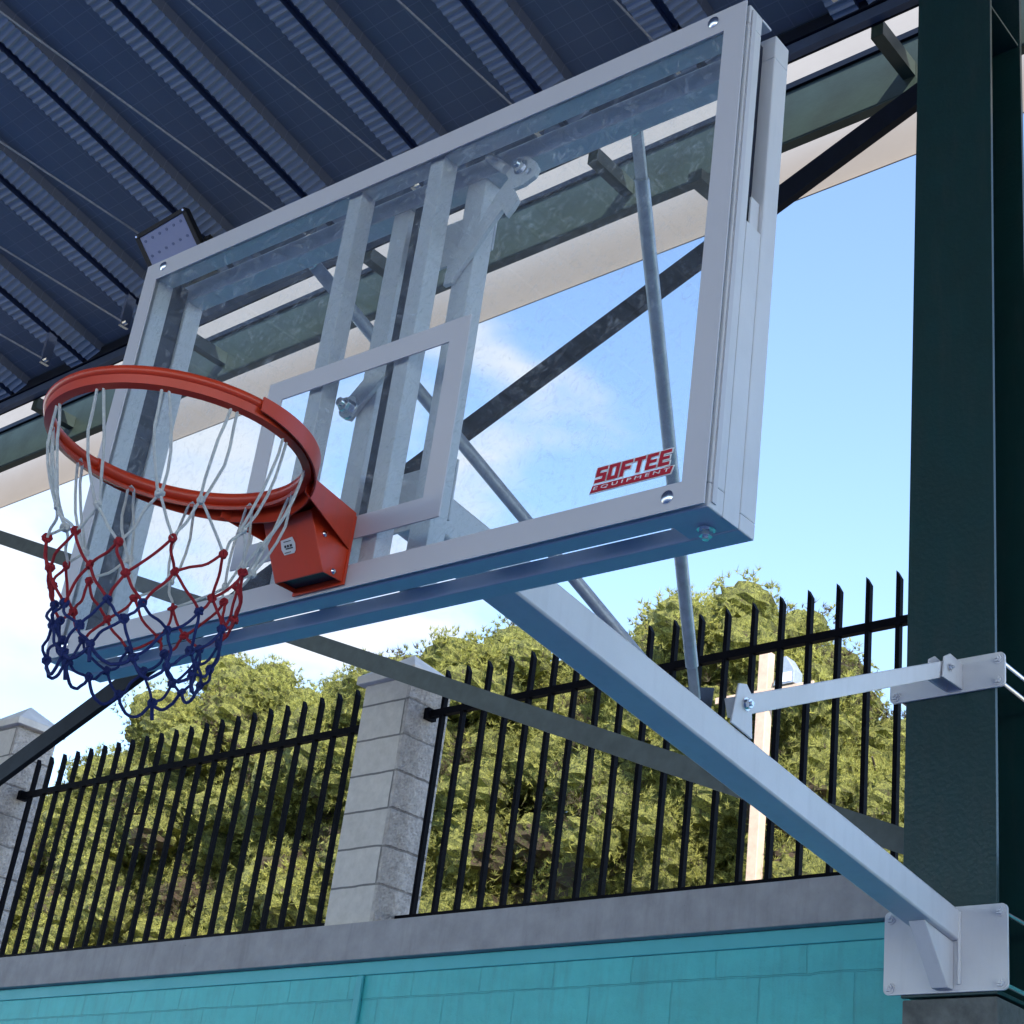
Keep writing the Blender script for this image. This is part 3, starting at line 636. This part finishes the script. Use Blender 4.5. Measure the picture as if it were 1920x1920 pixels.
for i in range(NS):
    knot(mr_, rows[1][i]); knot(mr_, rows[2][i]); knot(mbl, rows[3][i]); knot(mbl, rows[4][i]); knot(mbl, rows[5][i])
    cord(mr_, rows[1][i], rows[2][i], .005, side=.004); cord(mr_, rows[1][i], rows[2][(i + 1) % NS], .005, side=-.004)
    cord(mr_, rows[2][i], rows[3][i], .005); cord(mr_, rows[2][i], rows[3][i - 1], .005)
    cord(mbl, rows[3][i], rows[4][i], .008, side=.004); cord(mbl, rows[3][i], rows[4][(i + 1) % NS], .008, side=-.004)
    cord(mbl, rows[4][i], rows[5][i], .008); cord(mbl, rows[4][i], rows[5][i - 1], .008)
    # hanging bottom loops
    p, q = rows[5][i], rows[5][(i + 1) % NS]; dz = random.uniform(.016, .036)
    mbl.tube([p + (q - p) * (t / 9) + Vector((0, 0, -dz * math.sin(math.pi * t / 9) ** .8)) + jit(.001) for t in range(10)], .0030, 7)
    if i % 3 == 0: mbl.tube([p, p + Vector((.004, 0, -.015)), p + Vector((.006, .003, -.032))], .0034, 7)
mw.build('upper_cords', ropew, net, 0, True); mr_.build('middle_cords', roper, net, 0, True); mbl.build('lower_cords', ropeb, net, 0, True)

# ------------------------------------------------------------------ floodlight under the roof
LC = Vector((-4.30, 2.0, 6.68)); look = Vector((.45, -1.0, -.62)).normalized()
q = (-look).to_track_quat('Y', 'Z').to_matrix().to_4x4()
fl = empty('floodlight', BLD @ Matrix.Translation(LC) @ q @ Matrix.Rotation(R(-24), 4, 'Y'), 'square black LED floodlight under the roof, above the top left corner of the backboard', 'floodlight')
w, h = .168, .19
b = MB(); b.box(-w, w, .004, .055, -h, h); b.box(-w + .03, w - .03, .0555, .085, -h + .03, h - .03)
for i in range(9): b.box(-w + .04 + i * .03, -w + .046 + i * .03, .0855, .11, -h + .04, h - .04)
b.build('housing', blackp, fl, .003)
b = MB(); e = .024; b.box(-w, w, -.008, .003, -h, -h + e); b.box(-w, w, -.008, .003, h - e, h); b.box(-w, -w + e, -.008, .003, -h + e, h - e); b.box(w - e, w, -.008, .003, -h + e, h - e); b.build('bezel', blackp, fl, .002)
b = MB(); b.box(-w + e, w - e, -.001, .003, -h + e, h - e); ln = b.build('lens', lampglass, fl)
b = MB()
for r_ in range(4):
    for c_ in range(6): b.tube([(-w + .048 + c_ * .047, -.0015, -h + .06 + r_ * .088), (-w + .048 + c_ * .047, -.004, -h + .06 + r_ * .088)], .008, 8)
b.build('led_lens', mat('led_dot', (.16, .19, .32), .2), ln)
b = MB()
for x in (-1, 1):
    for z in (-1, 1): b.tube([(x * (w - .012), -.0085, z * (h - .012)), (x * (w - .012), -.012, z * (h - .012))], .006, 8)
b.build('screw', chrome, fl)
b = MB(); b.beam((w + .008, .03, -.02), (w + .008, .20, -.02), .006, .04); b.beam((-w - .008, .03, -.02), (-w - .008, .20, -.02), .006, .04); b.beam((-w - .008, .20, -.02), (w + .008, .20, -.02), .04, .006, up=(0, 1, 0)); b.beam((0, .205, -.02), (0, .66, .25), .04, .04); b.build('bracket', blackp, fl)

# ------------------------------------------------------------------ trees
def crown_mesh(name, blobs, n, size, parent, seed, deadfrac=.0):
    r = np.random.default_rng(seed)
    blobs = np.array(blobs, float); vol = blobs[:, 3] * blobs[:, 4] * blobs[:, 5]; pr = vol ** .67; pr /= pr.sum()
    # every limb ends in a cluster of small cushions: the cauliflower outline of a pine crown
    sub = []
    for bx_, by_, bz_, sx_, sy_, sz_ in blobs:
        m = int(10 + 9 * sx_ * sx_)
        q = r.normal(size=(m, 3)); q /= np.linalg.norm(q, axis=1)[:, None]; q *= (.62 + .36 * r.random(m))[:, None]
        for t_ in q: k_ = .30 + .26 * r.random(); sub.append((bx_ + t_[0] * sx_, by_ + t_[1] * sy_, bz_ + t_[2] * sz_, k_ * 1.1, k_ * 1.1, k_ * .85))
    sub = np.array(sub); sub = sub[(sub[:, 0] * .62 - sub[:, 1] * .78 > -.55) & (sub[:, 2] > 4.4)]; pr = sub[:, 3] ** 2; pr /= pr.sum()
    ids = r.choice(len(sub), n, p=pr); B = sub[ids]
    dd = r.normal(size=(n, 3)); dd[:, 2] += .25; dd /= np.linalg.norm(dd, axis=1)[:, None]
    rad = 1.06 - .30 * r.random(n) ** 1.2
    P = B[:, :3] + dd * B[:, 3:6] * rad[:, None]
    stint = r.normal(size=len(sub))[ids] * .13
    # clump the tufts in sprays
    ci = r.integers(0, n, n // 10); C = P[ci]; who = r.integers(0, len(C), n)
    pick = r.random(n) < .35; P[pick] = C[who[pick]] + r.normal(size=(pick.sum(), 3)) * size * .7
    tint = np.clip(.55 + .25 * np.sin(P[:, 0] * 1.7 + P[:, 2] * 2.1) * np.cos(P[:, 1] * 1.3 + P[:, 2]) + r.normal(size=n) * .2 + stint, .18, 1)
    dead = (np.sin(P[:, 0] * 2.9 + 1.3 + seed) * np.cos(P[:, 2] * 2.3 + P[:, 1]) > .62) & (r.random(n) < .8)
    tint[dead] = r.random(dead.sum()) * .08 - .2
    K = 9
    ax = dd * .6 + np.array([0, 0, .55]) + r.normal(size=(n, 3)) * .35; ax /= np.linalg.norm(ax, axis=1)[:, None]
    k = n * K; c = np.repeat(P, K, 0); a = np.repeat(ax, K, 0) + r.normal(size=(k, 3)) * .62; a /= np.linalg.norm(a, axis=1)[:, None]
    sd = np.cross(a, r.normal(size=(k, 3))); sd /= np.linalg.norm(sd, axis=1)[:, None]
    big = 1; L = size * (.8 + 1.0 * r.random(k))[:, None] * big; wd = size * .12
    v = np.empty((k, 3, 3)); v[:, 0] = c - sd * wd; v[:, 1] = c + sd * wd; v[:, 2] = c + a * L
    # heart of every cushion: darker tint paints the inner shade, brown is dead wood
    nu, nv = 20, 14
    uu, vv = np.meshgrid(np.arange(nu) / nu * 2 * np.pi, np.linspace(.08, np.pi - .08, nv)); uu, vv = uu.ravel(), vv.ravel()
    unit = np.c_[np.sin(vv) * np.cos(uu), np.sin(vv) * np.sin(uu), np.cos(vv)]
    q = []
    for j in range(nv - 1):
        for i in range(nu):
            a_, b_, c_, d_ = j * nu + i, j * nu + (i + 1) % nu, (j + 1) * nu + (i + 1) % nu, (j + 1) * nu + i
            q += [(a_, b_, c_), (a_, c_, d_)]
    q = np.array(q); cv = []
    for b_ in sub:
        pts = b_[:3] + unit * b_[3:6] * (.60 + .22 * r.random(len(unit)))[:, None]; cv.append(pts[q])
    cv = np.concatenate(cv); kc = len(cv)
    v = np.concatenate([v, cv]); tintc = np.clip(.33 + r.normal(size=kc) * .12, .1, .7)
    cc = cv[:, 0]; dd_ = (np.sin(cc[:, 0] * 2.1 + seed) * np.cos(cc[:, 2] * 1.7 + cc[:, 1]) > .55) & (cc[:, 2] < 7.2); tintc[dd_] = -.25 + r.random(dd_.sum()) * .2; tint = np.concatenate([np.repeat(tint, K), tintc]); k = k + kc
    me = bpy.data.meshes.new(name); me.vertices.add(k * 3); me.vertices.foreach_set('co', v.ravel())
    me.loops.add(k * 3); me.loops.foreach_set('vertex_index', np.arange(k * 3, dtype=np.int32))
    me.polygons.add(k); me.polygons.foreach_set('loop_start', np.arange(0, k * 3, 3, dtype=np.int32)); me.polygons.foreach_set('loop_total', np.full(k, 3, dtype=np.int32))
    at = me.attributes.new('tint', 'FLOAT', 'FACE'); at.data.foreach_set('value', tint.astype(np.float32))
    me.update(); me.materials.append(leafm)
    o = bpy.data.objects.new(name, me); COL.objects.link(o); o.parent = parent; return o
def pine(x, y, top, rx, label, seed, n=46000):
    rnd = random.Random(seed)
    t = empty('pine_tree', T((x, y, 0)), label, 'tree', 'pine trees behind the fence')
    blobs = [(0, 0, top - 1.5, rx * .8, rx * .8, 1.5)]
    for i in range(11):
        a = rnd.uniform(0, 6.28); rr = rnd.uniform(.35, .8) * rx; z = rnd.uniform(4.6, top - 1.5); s = rnd.uniform(.75, 1.15)
        blobs.append((rr * math.cos(a), rr * math.sin(a), z, 1.15 * s, 1.15 * s, .95 * s))
    for i in range(4):
        a = rnd.uniform(0, 6.28); blobs.append((.5 * rx * math.cos(a), .5 * rx * math.sin(a), top - .9 - rnd.uniform(0, .8), .75, .75, .65))
    for z in np.arange(5.0, top - 1.6, 1.2): blobs.append((0, 0, z, rx * .85, rx * .85, 1.1))
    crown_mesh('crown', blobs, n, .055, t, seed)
    b = MB(); pts = [(0.1 * math.sin(z * 1.1 + seed), .1 * math.cos(z + seed), z) for z in np.linspace(-.1, top - 1, 12)]
    b.tube(pts, [.19 - .15 * i / 11 for i in range(12)], 9)
    for i in range(16):
        z = rnd.uniform(1.2, top - 1.4); a = rnd.uniform(0, 6.28); l = rx * rnd.uniform(.6, 1)
        b.tube([(0, 0, z), (l * .5 * math.cos(a), l * .5 * math.sin(a), z + .15), (l * math.cos(a), l * math.sin(a), z + .5)], [.05, .032, .01], 6)
    b.build('trunk', bark, t, 0, True)
TREES = [
 (-5.6, 12.5, 8.0, 1.5, 'pine tree behind the fence next to the dark green column', 31),
 (-7.9, 12.5, 9.85, 1.85, 'tall round pine crown right of the wall arm, behind the timber pole', 32),
 (-11.2, 12.3, 9.8, 2.1, 'broad pine crown above the right fence panel, left of the wall arm', 33),
 (-14.0, 12.6, 9.35, 1.9, 'pine just behind the pale pillar between the fence panels', 34),
 (-16.4, 12.4, 10.25, 1.8, 'tallest pine behind the left fence panel', 35),
 (-18.9, 12.8, 9.5, 1.6, 'pine with open crown behind the middle of the left fence panel', 36),
 (-21.6, 13.2, 9.25, 1.7, 'small pine crown left of the middle of the left fence panel', 37),
 (-24.4, 13.2, 8.75, 1.8, 'low pine behind the left end of the left fence panel', 38),
 (-27.3, 13.6, 8.9, 2.0, 'pine showing beside the left block pillar', 39),
]
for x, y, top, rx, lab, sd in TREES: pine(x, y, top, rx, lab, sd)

# timber pole with crossarm and lamp
pole = empty('timber_pole', T((-6.1, 10.6, 0)), 'pale timber pole with a crossarm standing among the pines behind the fence', 'pole')
b = MB(); b.box(-.06, .06, -.06, .06, 0, 8.0); b.build('post', timber, pole, .008)
b = MB(); b.box(-.55, .62, -.085, -.0605, 7.50, 7.57); b.build('crossarm', timber, pole, .004)
b = MB(); b.prism([(-.12, 0), (.12, 0), (.12, .14), (.02, .30), (-.05, .30)], -.08, .08, lambda u, v, w: Vector((.28 + u, w - .02, 7.58 + v))); lmp = b.build('lamp_box', galv, pole, .006)
b = MB(); b.box(.19, .37, -.106, -.101, 7.60, 7.70); b.build('lamp_lens', logow, lmp)
